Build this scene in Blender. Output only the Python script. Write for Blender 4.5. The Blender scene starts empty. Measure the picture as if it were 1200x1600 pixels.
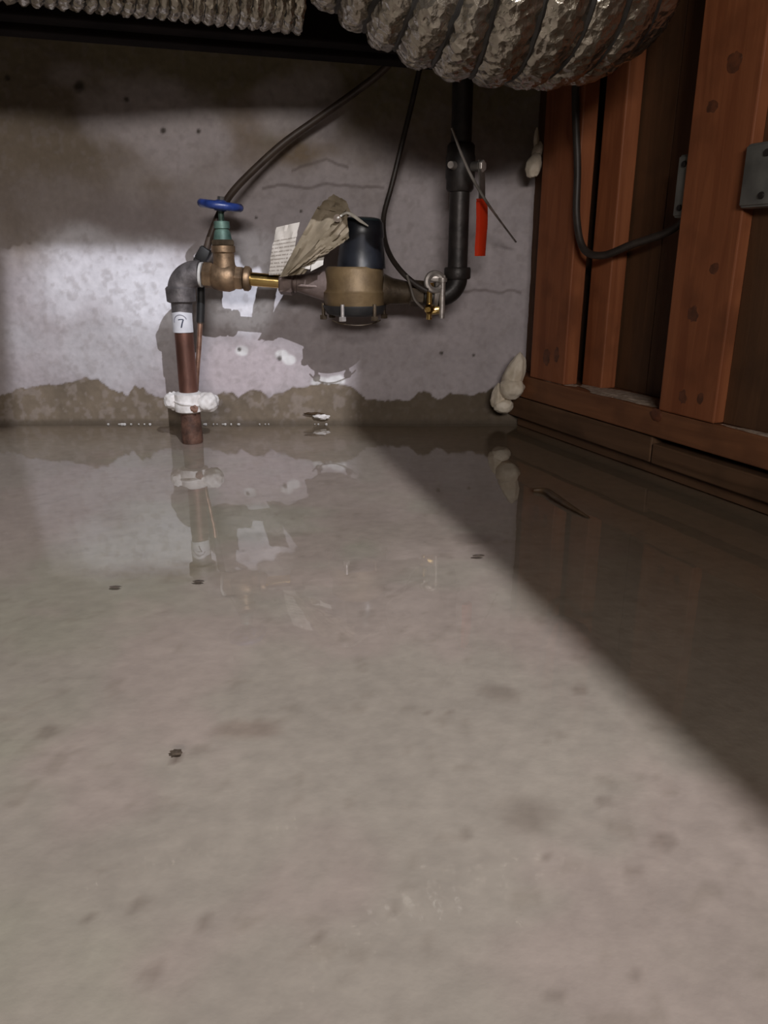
import bpy, bmesh, math, random
import numpy as np
from mathutils import Vector, Matrix, noise as mnoise

random.seed(4)
scene = bpy.context.scene
C = scene.collection

# ------------------------------------------------------------------ camera
FPX, PITCH, CAM_H, CAM_D = 1200.0, math.radians(18.4), 0.2936, 1.4
cam_data = bpy.data.cameras.new('camera')
cam_data.sensor_fit = 'VERTICAL'
cam_data.sensor_height = 36.0
cam_data.lens = 36.0 * FPX / 1600.0
cam_data.clip_start = 0.01
cam = bpy.data.objects.new('camera', cam_data)
C.objects.link(cam)
cam.location = (0, -CAM_D, CAM_H)
cam.rotation_euler = (math.radians(90) - PITCH, 0, 0)
scene.camera = cam

# ------------------------------------------------------------------ world, lamp, exposure
world = bpy.data.worlds.new('world')
scene.world = world
world.use_nodes = True
world.node_tree.nodes['Background'].inputs[0].default_value = (1.0, 0.93, 0.88, 1)
world.node_tree.nodes['Background'].inputs[1].default_value = 0.08

LAMP = Vector((0.62, -2.30, 1.57))          # lamp of the room above, shining down through the hatch
ld = bpy.data.lights.new('room_lamp', 'SPOT')   # a reflector lamp
ld.energy = 205.0
ld.spot_size = math.radians(66)
ld.spot_blend = 1.0
ld.color = (0.93, 0.95, 1.04)
ld.shadow_soft_size = 0.010
lamp = bpy.data.objects.new('room_lamp', ld)
C.objects.link(lamp)
lamp.location = LAMP
lamp.rotation_euler = (Vector((-0.28, -0.25, 0.12)) - LAMP).to_track_quat('-Z', 'Y').to_euler()

ad_ = bpy.data.lights.new('rear_fill_light', 'AREA')   # added fill light far behind the camera, with no known source
ad_.shape = 'RECTANGLE'
ad_.size, ad_.size_y = 0.80, 0.20
ad_.energy = 28.5
ad_.color = (1.0, 0.94, 0.9)
ao = bpy.data.objects.new('rear_fill_light', ad_)
C.objects.link(ao)
ao.location = (0.10, -3.13, 0.885)
ao.rotation_euler = (math.radians(90), 0, 0)

vs = scene.view_settings
vs.view_transform = 'Standard'
vs.look = 'None'
vs.gamma = 1.0
vs.use_curve_mapping = False
vs.exposure = 0.0
portal = bpy.data.lights.new('hatch_portal', 'AREA')       # guides sampling of the room light above the hatch; emits nothing itself
portal.shape = 'RECTANGLE'
portal.size, portal.size_y = 1.8, 0.84
portal.cycles.is_portal = True
po = bpy.data.objects.new('hatch_portal', portal)
C.objects.link(po)
po.location = (0.25, -1.65, 1.03)
scene.cycles.max_bounces = 10
scene.cycles.diffuse_bounces = 6
scene.cycles.glossy_bounces = 5
scene.cycles.transparent_max_bounces = 12
scene.cycles.caustics_reflective = False
scene.cycles.caustics_refractive = False
scene.cycles.sample_clamp_indirect = 4.0

# ------------------------------------------------------------------ measuring helpers (pixel of the photo -> point of the room)
_fw = Vector((0, math.cos(PITCH), -math.sin(PITCH)))
_up = Vector((0, math.sin(PITCH), math.cos(PITCH)))
_rt = Vector((1, 0, 0))
_cc = Vector((0, -CAM_D, CAM_H))


def ray(px, py):
    return _fw + _rt * ((px - 600) / FPX) - _up * ((py - 800) / FPX)


def P(px, py, y):
    d = ray(px, py)
    return _cc + d * ((y + CAM_D) / d.y)


def G(px, py, z=0.0):
    d = ray(px, py)
    return _cc + d * ((z - CAM_H) / d.z)


# ------------------------------------------------------------------ mesh helpers
class MB:
    def __init__(self):
        self.v, self.f = [], []

    def add(self, vs_, fs_):
        n = len(self.v)
        self.v += [Vector(p) for p in vs_]
        self.f += [tuple(i + n for i in f) for f in fs_]
        return self

    def box(self, c, s, rot=None, bev=0.0, seg=2):
        bm = bmesh.new()
        bmesh.ops.create_cube(bm, size=1.0)
        for v in bm.verts:
            v.co = Vector((v.co.x * s[0], v.co.y * s[1], v.co.z * s[2]))
        if bev > 0:
            bmesh.ops.bevel(bm, geom=list(bm.edges), offset=bev, segments=seg, profile=0.5, affect='EDGES')
        m = Matrix.Translation(Vector(c)) @ (rot.to_4x4() if rot is not None else Matrix.Identity(4))
        bm.verts.index_update()
        self.add([m @ v.co for v in bm.verts], [[v.index for v in f.verts] for f in bm.faces])
        bm.free()
        return self

    def lathe(self, prof, origin, axis, seg=28, ref=None, hexa=False):
        """prof: list of (distance along axis, radius)."""
        axis = Vector(axis).normalized()
        ref = Vector(ref) if ref is not None else (Vector((0, 0, 1)) if abs(axis.z) < 0.9 else Vector((0, 1, 0)))
        u = (ref - axis * ref.dot(axis)).normalized()
        w = axis.cross(u)
        o = Vector(origin)
        vs_, fs_ = [], []
        for t, r in prof:
            for k in range(seg):
                a = 2 * math.pi * k / seg
                vs_.append(o + axis * t + (u * math.cos(a) + w * math.sin(a)) * max(r, 1e-5))
        for i in range(len(prof) - 1):
            for k in range(seg):
                k2 = (k + 1) % seg
                fs_.append((i * seg + k, i * seg + k2, (i + 1) * seg + k2, (i + 1) * seg + k))
        fs_.append(tuple(reversed(range(seg))))
        n = (len(prof) - 1) * seg
        fs_.append(tuple(range(n, n + seg)))
        return self.add(vs_, fs_)

    def hexnut(self, origin, axis, t0, t1, r, rot=0.0):
        c = 0.12 * r
        axis = Vector(axis).normalized()
        ref = Vector((0, 0, 1)) if abs(axis.z) < 0.9 else Vector((0, 1, 0))
        ref = Matrix.Rotation(rot, 3, axis) @ ref
        return self.lathe([(t0, r - c), (t0 + c, r), (t1 - c, r), (t1, r - c)], origin, axis, 6, ref)

    def tube(self, pts, rad, seg=14, samples=6, caps=True):
        pts = [Vector(p) for p in pts]
        rads = rad if isinstance(rad, (list, tuple)) else [rad] * len(pts)
        pp, rr = catmull(pts, rads, samples)
        n = len(pp)
        T = [(pp[min(i + 1, n - 1)] - pp[max(i - 1, 0)]).normalized() for i in range(n)]
        ref = Vector((0, 0, 1)) if abs(T[0].z) < 0.9 else Vector((1, 0, 0))
        u = (ref - T[0] * ref.dot(T[0])).normalized()
        vs_, fs_ = [], []
        for i in range(n):
            u = (u - T[i] * u.dot(T[i])).normalized()
            w = T[i].cross(u)
            for k in range(seg):
                a = 2 * math.pi * k / seg
                vs_.append(pp[i] + (u * math.cos(a) + w * math.sin(a)) * rr[i])
        for i in range(n - 1):
            for k in range(seg):
                k2 = (k + 1) % seg
                fs_.append((i * seg + k, i * seg + k2, (i + 1) * seg + k2, (i + 1) * seg + k))
        if caps:
            fs_.append(tuple(reversed(range(seg))))
            fs_.append(tuple(range((n - 1) * seg, n * seg)))
        return self.add(vs_, fs_)

    def torus(self, c, axis, R, r, seg=32, ms=10, wob=0.0):
        axis = Vector(axis).normalized()
        ref = Vector((1, 0, 0)) if abs(axis.x) < 0.9 else Vector((0, 0, 1))
        u = (ref - axis * ref.dot(axis)).normalized()
        w = axis.cross(u)
        vs_, fs_ = [], []
        for i in range(seg):
            a = 2 * math.pi * i / seg
            dirv = u * math.cos(a) + w * math.sin(a)
            RR = R * (1 + wob * math.sin(6 * a))
            for k in range(ms):
                b = 2 * math.pi * k / ms
                vs_.append(Vector(c) + dirv * (RR + r * math.cos(b)) + axis * (r * math.sin(b)))
        for i in range(seg):
            for k in range(ms):
                fs_.append((i * ms + k, ((i + 1) % seg) * ms + k, ((i + 1) % seg) * ms + (k + 1) % ms, i * ms + (k + 1) % ms))
        return self.add(vs_, fs_)

    def blob(self, c, s, rot=None, amp=0.12, freq=2.0, seed=0, sub=4, taper=0.0):
        bm = bmesh.new()
        bmesh.ops.create_icosphere(bm, subdivisions=sub, radius=1.0)
        off = Vector((seed * 7.3, seed * 3.1, seed * 1.7))
        out = []
        for v in bm.verts:
            p = v.co.copy()
            d = 1 + amp * mnoise.noise(p * freq + off) + 0.4 * amp * mnoise.noise(p * freq * 2.6 + off)
            p = p * d
            k = 1 - taper * p.z
            p = Vector((p.x * s[0] * k, p.y * s[1] * k, p.z * s[2]))
            if rot is not None:
                p = rot @ p
            out.append(Vector(c) + p)
        bm.verts.index_update()
        self.add(out, [[v.index for v in f.verts] for f in bm.faces])
        bm.free()
        return self

    def patch(self, corners, n=14, m=14, crumple=0.004, seed=0, thick=0.0006, fold=0.0):
        """crumpled sheet between four corners (a, b, c, d counter-clockwise)."""
        a, b, c, d = [Vector(p) for p in corners]
        nrm = (b - a).cross(d - a).normalized()
        top, bot = [], []
        for i in range(n + 1):
            for j in range(m + 1):
                s, t = i / n, j / m
                p = (a * (1 - s) + b * s) * (1 - t) + (d * (1 - s) + c * s) * t
                q = Vector((s * 3.1 + seed, t * 3.7, seed * 0.37))
                h = crumple * (abs(mnoise.noise(q)) * 2 - 0.5 + 0.5 * mnoise.noise(q * 2.7))
                h += fold * math.sin(math.pi * t)
                edge = 0.0015 * mnoise.noise(Vector((s * 9, t * 9, seed)))
                p = p + nrm * h + (b - a).normalized() * edge
                top.append(p)
                bot.append(p - nrm * thick)
        N = len(top)
        W = m + 1
        fs_ = []
        for i in range(n):
            for j in range(m):
                k = i * W + j
                fs_.append((k, k + W, k + W + 1, k + 1))
                fs_.append((N + k, N + k + 1, N + k + W + 1, N + k + W))
        rim = [i * W for i in range(n + 1)] + [n * W + j for j in range(1, m + 1)] + \
              [i * W + m for i in range(n - 1, -1, -1)] + [j for j in range(m - 1, 0, -1)]
        for q in range(len(rim)):
            k, k2 = rim[q], rim[(q + 1) % len(rim)]
            fs_.append((k, N + k, N + k2, k2))
        return self.add(top + bot, fs_)

    def build(self, name, mat, parent=None, smooth=True, angle=40):
        if parent is None:
            lo = Vector((min(v.x for v in self.v), min(v.y for v in self.v), min(v.z for v in self.v)))
            hi = Vector((max(v.x for v in self.v), max(v.y for v in self.v), max(v.z for v in self.v)))
            base = Vector(((lo.x + hi.x) / 2, (lo.y + hi.y) / 2, lo.z))
        else:
            base = Vector((0, 0, 0))
            p = parent
            while p is not None:
                base += p.location
                p = p.parent
        me = bpy.data.meshes.new(name)
        me.from_pydata([tuple(v - base) for v in self.v], [], self.f)
        me.update()
        bm = bmesh.new()
        bm.from_mesh(me)
        bmesh.ops.recalc_face_normals(bm, faces=bm.faces)
        bm.to_mesh(me)
        bm.free()
        if smooth:
            me.polygons.foreach_set('use_smooth', [True] * len(me.polygons))
            try:
                me.set_sharp_from_angle(angle=math.radians(angle))
            except Exception:
                pass
        me.materials.append(mat)
        o = bpy.data.objects.new(name, me)
        C.objects.link(o)
        if parent is None:
            o.location = base
        else:
            o.parent = parent
        return o


def catmull(pts, rads, samples):
    n = len(pts)
    out, ro = [], []
    for i in range(n - 1):
        p0 = pts[i - 1] if i > 0 else pts[0] * 2 - pts[1]
        p1, p2 = pts[i], pts[i + 1]
        p3 = pts[i + 2] if i + 2 < n else pts[n - 1] * 2 - pts[n - 2]
        for k in range(samples):
            t = k / samples
            t2, t3 = t * t, t * t * t
            out.append(0.5 * ((2 * p1) + (p2 - p0) * t + (2 * p0 - 5 * p1 + 4 * p2 - p3) * t2 + (3 * p1 - p0 - 3 * p2 + p3) * t3))
            ro.append(rads[i] * (1 - t) + rads[i + 1] * t)
    out.append(pts[-1].copy())
    ro.append(rads[-1])
    return out, ro


def tag(o, label=None, cat=None, group=None, kind=None):
    if label:
        o['label'] = label
    if cat:
        o['category'] = cat
    if group:
        o['group'] = group
    if kind:
        o['kind'] = kind
    return o


def thing(name, label, cat, loc, group=None):
    o = bpy.data.objects.new(name, None)
    o.empty_display_size = 0.02
    C.objects.link(o)
    o.location = loc
    return tag(o, label, cat, group)


# ------------------------------------------------------------------ material helpers
def new_mat(name):
    m = bpy.data.materials.new(name)
    m.use_nodes = True
    nt = m.node_tree
    b = nt.nodes['Principled BSDF']
    return m, nt, b


def nd(nt, typ, **kw):
    n = nt.nodes.new(typ)
    for k, v in kw.items():
        setattr(n, k, v)
    return n


def mottled(name, c1, c2, scale=20.0, rough=0.6, metal=0.0, bump=0.0, bscale=60.0, detail=5.0, c3=None, rough2=None,
            stretch=None, lo=0.35, hi=0.65, spec=0.5, coat=0.0):
    m, nt, b = new_mat(name)
    tc = nd(nt, 'ShaderNodeTexCoord')
    src = tc.outputs['Object']
    if stretch:
        mp = nd(nt, 'ShaderNodeMapping')
        mp.inputs['Scale'].default_value = stretch
        nt.links.new(src, mp.inputs['Vector'])
        src = mp.outputs['Vector']
    nz = nd(nt, 'ShaderNodeTexNoise')
    nz.inputs['Scale'].default_value = scale
    nz.inputs['Detail'].default_value = detail
    nt.links.new(src, nz.inputs['Vector'])
    rp = nd(nt, 'ShaderNodeValToRGB')
    rp.color_ramp.elements[0].position = lo
    rp.color_ramp.elements[0].color = (*c1, 1)
    rp.color_ramp.elements[1].position = hi
    rp.color_ramp.elements[1].color = (*c2, 1)
    if c3:
        e = rp.color_ramp.elements.new(min(hi + 0.12, 0.98))
        e.color = (*c3, 1)
    nt.links.new(nz.outputs['Fac'], rp.inputs['Fac'])
    nt.links.new(rp.outputs['Color'], b.inputs['Base Color'])
    b.inputs['Roughness'].default_value = rough
    b.inputs['Metallic'].default_value = metal
    b.inputs['Specular IOR Level'].default_value = spec
    b.inputs['Coat Weight'].default_value = coat
    if rough2 is not None:
        mr = nd(nt, 'ShaderNodeMapRange')
        mr.inputs['To Min'].default_value = rough
        mr.inputs['To Max'].default_value = rough2
        nt.links.new(nz.outputs['Fac'], mr.inputs['Value'])
        nt.links.new(mr.outputs['Result'], b.inputs['Roughness'])
    if bump > 0:
        n2 = nd(nt, 'ShaderNodeTexNoise')
        n2.inputs['Scale'].default_value = bscale
        n2.inputs['Detail'].default_value = 6.0
        nt.links.new(src, n2.inputs['Vector'])
        bp = nd(nt, 'ShaderNodeBump')
        bp.inputs['Strength'].default_value = 1.0
        bp.inputs['Distance'].default_value = bump
        nt.links.new(n2.outputs['Fac'], bp.inputs['Height'])
        nt.links.new(bp.outputs['Normal'], b.inputs['Normal'])
    return m


M = {}
M['copper'] = mottled('old_copper', (0.10, 0.045, 0.032), (0.28, 0.13, 0.095), 30, 0.45, 0.6, 0.0006, 90, rough2=0.6, stretch=(1, 1, 0.3))
M['iron'] = mottled('grey_cast_iron', (0.09, 0.08, 0.08), (0.2, 0.18, 0.18), 60, 0.55, 0.45, 0.0008, 160)
M['bronze'] = mottled('dull_bronze', (0.15, 0.10, 0.06), (0.36, 0.24, 0.145), 45, 0.45, 0.75, 0.0005, 150, rough2=0.55)
M['meter_bronze'] = mottled('meter_bronze', (0.11, 0.07, 0.032), (0.18, 0.118, 0.055), 30, 0.55, 0.35, 0.0005, 120)
M['dull_pink_bronze'] = mottled('pinkish_tarnished_bronze', (0.13, 0.095, 0.085), (0.25, 0.19, 0.17), 40, 0.5, 0.4, 0.0006, 120)
M['brass'] = mottled('shiny_brass', (0.62, 0.42, 0.14), (0.85, 0.62, 0.26), 25, 0.2, 1.0, 0.0002, 90)
M['dark_bronze'] = mottled('dark_tarnished_bronze', (0.05, 0.035, 0.022), (0.13, 0.095, 0.06), 40, 0.5, 0.5, 0.0006, 140)
M['dark_pipe'] = mottled('dark_pipe', (0.02, 0.017, 0.016), (0.05, 0.043, 0.04), 35, 0.45, 0.4, 0.0006, 120)
M['green'] = mottled('verdigris_green', (0.045, 0.085, 0.07), (0.12, 0.2, 0.16), 50, 0.55, 0.3, 0.0005, 140)
M['blue'] = mottled('blue_paint', (0.012, 0.026, 0.11), (0.024, 0.05, 0.22), 70, 0.35, 0.0, 0.0003, 160)
M['black'] = mottled('black_plastic', (0.008, 0.009, 0.012), (0.018, 0.02, 0.026), 40, 0.35, 0.0, 0.0002, 100)
M['teal_black'] = mottled('dark_teal_plastic', (0.014, 0.024, 0.028), (0.03, 0.045, 0.05), 40, 0.35)
M['black_rubber'] = mottled('black_rubber', (0.008, 0.008, 0.008), (0.02, 0.018, 0.017), 40, 0.6)
M['cable'] = mottled('brown_cable_sheath', (0.05, 0.033, 0.025), (0.085, 0.06, 0.045), 40, 0.5)
M['cable_dark'] = mottled('dark_cable_sheath', (0.02, 0.015, 0.012), (0.04, 0.03, 0.024), 40, 0.5)
M['wire_grey'] = mottled('grey_wire', (0.2, 0.18, 0.16), (0.34, 0.31, 0.28), 40, 0.45, 0.5)
M['copper_wire'] = mottled('bare_copper_wire', (0.25, 0.13, 0.09), (0.45, 0.27, 0.19), 60, 0.4, 0.6)
M['zinc'] = mottled('zinc_casting', (0.34, 0.31, 0.29), (0.62, 0.57, 0.53), 60, 0.4, 0.6, 0.0005, 140)
M['white_crust'] = mottled('white_plaster_crust', (0.62, 0.58, 0.55), (0.85, 0.82, 0.8), 70, 0.7, 0.0, 0.0012, 110)
M['crust_rust'] = mottled('rust_stain', (0.12, 0.06, 0.04), (0.3, 0.17, 0.12), 90, 0.7, 0.0, 0.001, 110)
M['rust'] = mottled('rusted_pipe', (0.05, 0.024, 0.016), (0.15, 0.075, 0.05), 60, 0.7, 0.2, 0.002, 110)
M['foam'] = mottled('cured_spray_foam', (0.55, 0.47, 0.36), (0.78, 0.7, 0.58), 30, 0.55, 0.0, 0.0012, 60)
M['tape'] = mottled('white_thread_tape', (0.6, 0.58, 0.55), (0.8, 0.78, 0.75), 80, 0.6)
M['red'] = mottled('red_vinyl', (0.6, 0.034, 0.008), (0.75, 0.05, 0.012), 20, 0.42, 0.0, 0.0003, 80)
M['steel'] = mottled('grey_steel', (0.13, 0.12, 0.11), (0.26, 0.24, 0.22), 50, 0.45, 0.7)
M['box_steel'] = mottled('galvanised_box', (0.13, 0.13, 0.12), (0.22, 0.22, 0.2), 30, 0.5, 0.3)
M['kraft'] = mottled('kraft_paper', (0.19, 0.15, 0.095), (0.29, 0.235, 0.165), 30, 0.75, 0.0, 0.0008, 60)
M['paper'] = mottled('white_paper', (0.6, 0.56, 0.5), (0.74, 0.7, 0.64), 40, 0.7)
M['string'] = mottled('white_string', (0.6, 0.57, 0.5), (0.78, 0.75, 0.68), 90, 0.7)
M['sticker'] = mottled('white_sticker', (0.62, 0.62, 0.66), (0.74, 0.74, 0.78), 60, 0.45)
M['ink'] = mottled('blue_black_ink', (0.03, 0.04, 0.07), (0.08, 0.09, 0.13), 60, 0.5)
M['grey_ink'] = mottled('grey_ink', (0.2, 0.2, 0.24), (0.32, 0.32, 0.37), 60, 0.5)
M['twig'] = mottled('wet_bark', (0.05, 0.028, 0.012), (0.1, 0.06, 0.03), 60, 0.5, 0, 0.0006, 100)
M['debris'] = mottled('wet_dirt', (0.07, 0.05, 0.035), (0.14, 0.105, 0.075), 120, 0.6, 0, 0.001, 150)
M['dark_beam'] = mottled('shade_darkened_beam', (0.006, 0.004, 0.004), (0.014, 0.01, 0.009), 14, 0.9, 0, 0.001, 40, spec=0.1)  # deep shade on the beam put into its near-black colour
M['subfloor'] = mottled('old_subfloor', (0.03, 0.02, 0.015), (0.06, 0.04, 0.028), 8, 0.85, spec=0.2)
M['side_concrete'] = mottled('rough_concrete', (0.16, 0.14, 0.12), (0.26, 0.23, 0.2), 9, 0.85, spec=0.2)


def wood(name, c1, c2, c3, knots=0.0):
    """grain runs along the object's local z."""
    m, nt, b = new_mat(name)
    tc = nd(nt, 'ShaderNodeTexCoord')
    mp = nd(nt, 'ShaderNodeMapping')
    mp.inputs['Scale'].default_value = (1, 1, 0.07)
    nt.links.new(tc.outputs['Object'], mp.inputs['Vector'])
    nz = nd(nt, 'ShaderNodeTexNoise')
    nz.inputs['Scale'].default_value = 70
    nz.inputs['Detail'].default_value = 6
    nz.inputs['Distortion'].default_value = 0.6
    nt.links.new(mp.outputs['Vector'], nz.inputs['Vector'])
    n2 = nd(nt, 'ShaderNodeTexNoise')
    n2.inputs['Scale'].default_value = 14
    n2.inputs['Detail'].default_value = 3
    nt.links.new(tc.outputs['Object'], n2.inputs['Vector'])
    rp = nd(nt, 'ShaderNodeValToRGB')
    rp.color_ramp.elements[0].position = 0.3
    rp.color_ramp.elements[0].color = (*c1, 1)
    rp.color_ramp.elements[1].position = 0.7
    rp.color_ramp.elements[1].color = (*c2, 1)
    nt.links.new(nz.outputs['Fac'], rp.inputs['Fac'])
    mx = nd(nt, 'ShaderNodeMix', data_type='RGBA')
    mx.inputs[7].default_value = (*c3, 1)
    r2 = nd(nt, 'ShaderNodeMapRange')
    r2.inputs['From Min'].default_value = 0.5
    r2.inputs['From Max'].default_value = 0.72
    r2.inputs['To Max'].default_value = 0.75
    nt.links.new(n2.outputs['Fac'], r2.inputs['Value'])
    nt.links.new(r2.outputs['Result'], mx.inputs[0])
    nt.links.new(rp.outputs['Color'], mx.inputs[6])
    nt.links.new(mx.outputs[2], b.inputs['Base Color'])
    b.inputs['Roughness'].default_value = 0.6
    b.inputs['Specular IOR Level'].default_value = 0.3
    bp = nd(nt, 'ShaderNodeBump')
    bp.inputs['Distance'].default_value = 0.0008
    nt.links.new(nz.outputs['Fac'], bp.inputs['Height'])
    nt.links.new(bp.outputs['Normal'], b.inputs['Normal'])
    return m


M['stud'] = wood('stained_fir_stud', (0.20, 0.062, 0.024), (0.29, 0.10, 0.04), (0.14, 0.045, 0.018))
M['sill'] = wood('stained_fir_plate', (0.15, 0.06, 0.027), (0.23, 0.095, 0.042), (0.11, 0.045, 0.022))
M['panel'] = wood('dark_plywood', (0.075, 0.036, 0.017), (0.11, 0.052, 0.024), (0.06, 0.03, 0.015))
M['lowboard'] = wood('damp_board', (0.085, 0.045, 0.023), (0.14, 0.075, 0.04), (0.06, 0.033, 0.018))
M['dust'] = mottled('pale_sawdust', (0.3, 0.22, 0.16), (0.48, 0.38, 0.3), 120, 0.9, 0, 0.002, 150)
M['knot'] = mottled('dark_knot', (0.075, 0.025, 0.010), (0.15, 0.048, 0.019), 90, 0.6)

# foil
m, nt, b = new_mat('crinkled_foil')
tc = nd(nt, 'ShaderNodeTexCoord')
vo = nd(nt, 'ShaderNodeTexVoronoi')
vo.inputs['Scale'].default_value = 95
nz = nd(nt, 'ShaderNodeTexNoise')
nz.inputs['Scale'].default_value = 80
nz.inputs['Detail'].default_value = 5
nt.links.new(tc.outputs['Object'], vo.inputs['Vector'])
nt.links.new(tc.outputs['Object'], nz.inputs['Vector'])
ad = nd(nt, 'ShaderNodeMath', operation='ADD')
nt.links.new(vo.outputs['Distance'], ad.inputs[0])
nt.links.new(nz.outputs['Fac'], ad.inputs[1])
bp = nd(nt, 'ShaderNodeBump')
bp.inputs['Distance'].default_value = 0.003
bp.inputs['Strength'].default_value = 0.9
nt.links.new(ad.outputs[0], bp.inputs['Height'])
nt.links.new(bp.outputs['Normal'], b.inputs['Normal'])
b.inputs['Base Color'].default_value = (0.50, 0.46, 0.39, 1)
b.inputs['Metallic'].default_value = 0.95
b.inputs['Roughness'].default_value = 0.22
M['foil'] = m
M['rib_wire'] = mottled('groove_shade_wire', (0.03, 0.027, 0.025), (0.06, 0.055, 0.05), 40, 0.5, 0.5)

# printed white tag: rows of small print
m, nt, b = new_mat('printed_tag')
at = nd(nt, 'ShaderNodeAttribute', attribute_name='uvw')
sx = nd(nt, 'ShaderNodeSeparateXYZ')
nt.links.new(at.outputs['Vector'], sx.inputs[0])
mu = nd(nt, 'ShaderNodeMath', operation='MULTIPLY')
mu.inputs[1].default_value = 13.0
nt.links.new(sx.outputs['Y'], mu.inputs[0])
fr = nd(nt, 'ShaderNodeMath', operation='FRACT')
nt.links.new(mu.outputs[0], fr.inputs[0])
lt = nd(nt, 'ShaderNodeMath', operation='LESS_THAN')
lt.inputs[1].default_value = 0.38
nt.links.new(fr.outputs[0], lt.inputs[0])
nzw = nd(nt, 'ShaderNodeTexNoise')
nzw.inputs['Scale'].default_value = 1.0
mpw = nd(nt, 'ShaderNodeMapping')
mpw.inputs['Scale'].default_value = (16, 13, 1)
nt.links.new(at.outputs['Vector'], mpw.inputs['Vector'])
nt.links.new(mpw.outputs['Vector'], nzw.inputs['Vector'])
gt = nd(nt, 'ShaderNodeMath', operation='GREATER_THAN')
gt.inputs[1].default_value = 0.43
nt.links.new(nzw.outputs['Fac'], gt.inputs[0])
m1 = nd(nt, 'ShaderNodeMath', operation='MULTIPLY')
nt.links.new(lt.outputs[0], m1.inputs[0])
nt.links.new(gt.outputs[0], m1.inputs[1])
lim = nd(nt, 'ShaderNodeMath', operation='LESS_THAN')
lim.inputs[1].default_value = 0.72
nt.links.new(sx.outputs['Y'], lim.inputs[0])
m2 = nd(nt, 'ShaderNodeMath', operation='MULTIPLY')
nt.links.new(m1.outputs[0], m2.inputs[0])
nt.links.new(lim.outputs[0], m2.inputs[1])
mx = nd(nt, 'ShaderNodeMix', data_type='RGBA')
mx.inputs[6].default_value = (0.55, 0.5, 0.44, 1)
mx.inputs[7].default_value = (0.3, 0.26, 0.22, 1)
nt.links.new(m2.outputs[0], mx.inputs[0])
nt.links.new(mx.outputs[2], b.inputs['Base Color'])
b.inputs['Roughness'].default_value = 0.7
M['print'] = m

# ------------------------------------------------------------------ the back wall
rng = np.random.default_rng(7)
_lat = rng.random((256, 256))


def vnoise(x, y):
    xi, yi = np.floor(x).astype(int), np.floor(y).astype(int)
    fx, fy = x - xi, y - yi
    fx, fy = fx * fx * (3 - 2 * fx), fy * fy * (3 - 2 * fy)
    g = lambda i, j: _lat[i % 256, j % 256]
    return (g(xi, yi) * (1 - fx) + g(xi + 1, yi) * fx) * (1 - fy) + (g(xi, yi + 1) * (1 - fx) + g(xi + 1, yi + 1) * fx) * fy


def fbm(x, y, s, oc=5, off=0.0):
    a, t, w = 0, 0, 1.0
    for k in range(oc):
        a = a + w * vnoise(x * s * 2 ** k + off + 17.3 * k, y * s * 2 ** k + off * 1.7 + 5.1 * k)
        t += w
        w *= 0.5
    return a / t


def sstep(a, b_, x):
    t = np.clip((x - a) / (b_ - a), 0, 1)
    return t * t * (3 - 2 * t)


def mixc(c, col, k):
    return c * (1 - k[..., None]) + np.array(col) * k[..., None]


xs = np.concatenate([np.linspace(-1.7, -0.80, 12), np.arange(-0.79, 0.36, 0.0024), np.linspace(0.38, 0.9, 6)])
zs = np.concatenate([np.linspace(-0.03, -0.006, 3), np.arange(-0.004, 0.70, 0.0024), np.linspace(0.72, 0.995, 4)])
X, Z = np.meshgrid(xs, zs)


def pxz(px, py):
    p = P(px, py, 0.0)
    return p.x, p.z


def blobmask(px, py, rx, ry, soft=0.5, wob=0.5, s=9.0, off=0.0):
    x0, z0 = pxz(px, py)
    k = 1.42 / FPX
    d = np.sqrt(((X - x0) / (rx * k)) ** 2 + ((Z - z0) / (ry * k)) ** 2) + (fbm(X, Z, s, 5, off) - 0.5) * 2 * wob
    return 1 - sstep(1 - soft, 1 + soft * 0.4, d)


tide_px = [(-120, 612), (0, 618), (40, 606), (70, 603), (110, 597), (132, 588), (150, 591), (170, 604), (185, 613), (200, 617),
           (210, 602), (222, 606), (232, 618), (262, 622), (330, 622), (345, 614), (362, 613), (372, 622), (390, 611), (408, 611),
           (420, 622), (435, 614), (455, 608), (475, 604), (500, 600), (540, 601), (556, 606), (572, 622), (600, 626),
           (640, 624), (655, 614), (672, 614), (684, 625), (705, 615), (740, 619), (765, 607), (790, 604), (900, 600)]
tx = np.array([pxz(a, b_)[0] for a, b_ in tide_px])
tz = np.array([pxz(a, b_)[1] for a, b_ in tide_px])
tide = np.interp(X, tx, tz) + (fbm(X, Z * 0.2, 60, 3, 3.0) - 0.5) * 0.010 + (fbm(X, Z, 150, 2, 9.0) - 0.5) * 0.006

n1 = fbm(X, Z, 5, 5, 1.0)
n2 = fbm(X, Z, 22, 5, 2.0)
n3 = fbm(X, Z, 90, 3, 4.0)
col = np.zeros(X.shape + (3,))
col[:] = (0.42, 0.375, 0.385)
col *= (0.86 + 0.28 * n2)[..., None]
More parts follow.
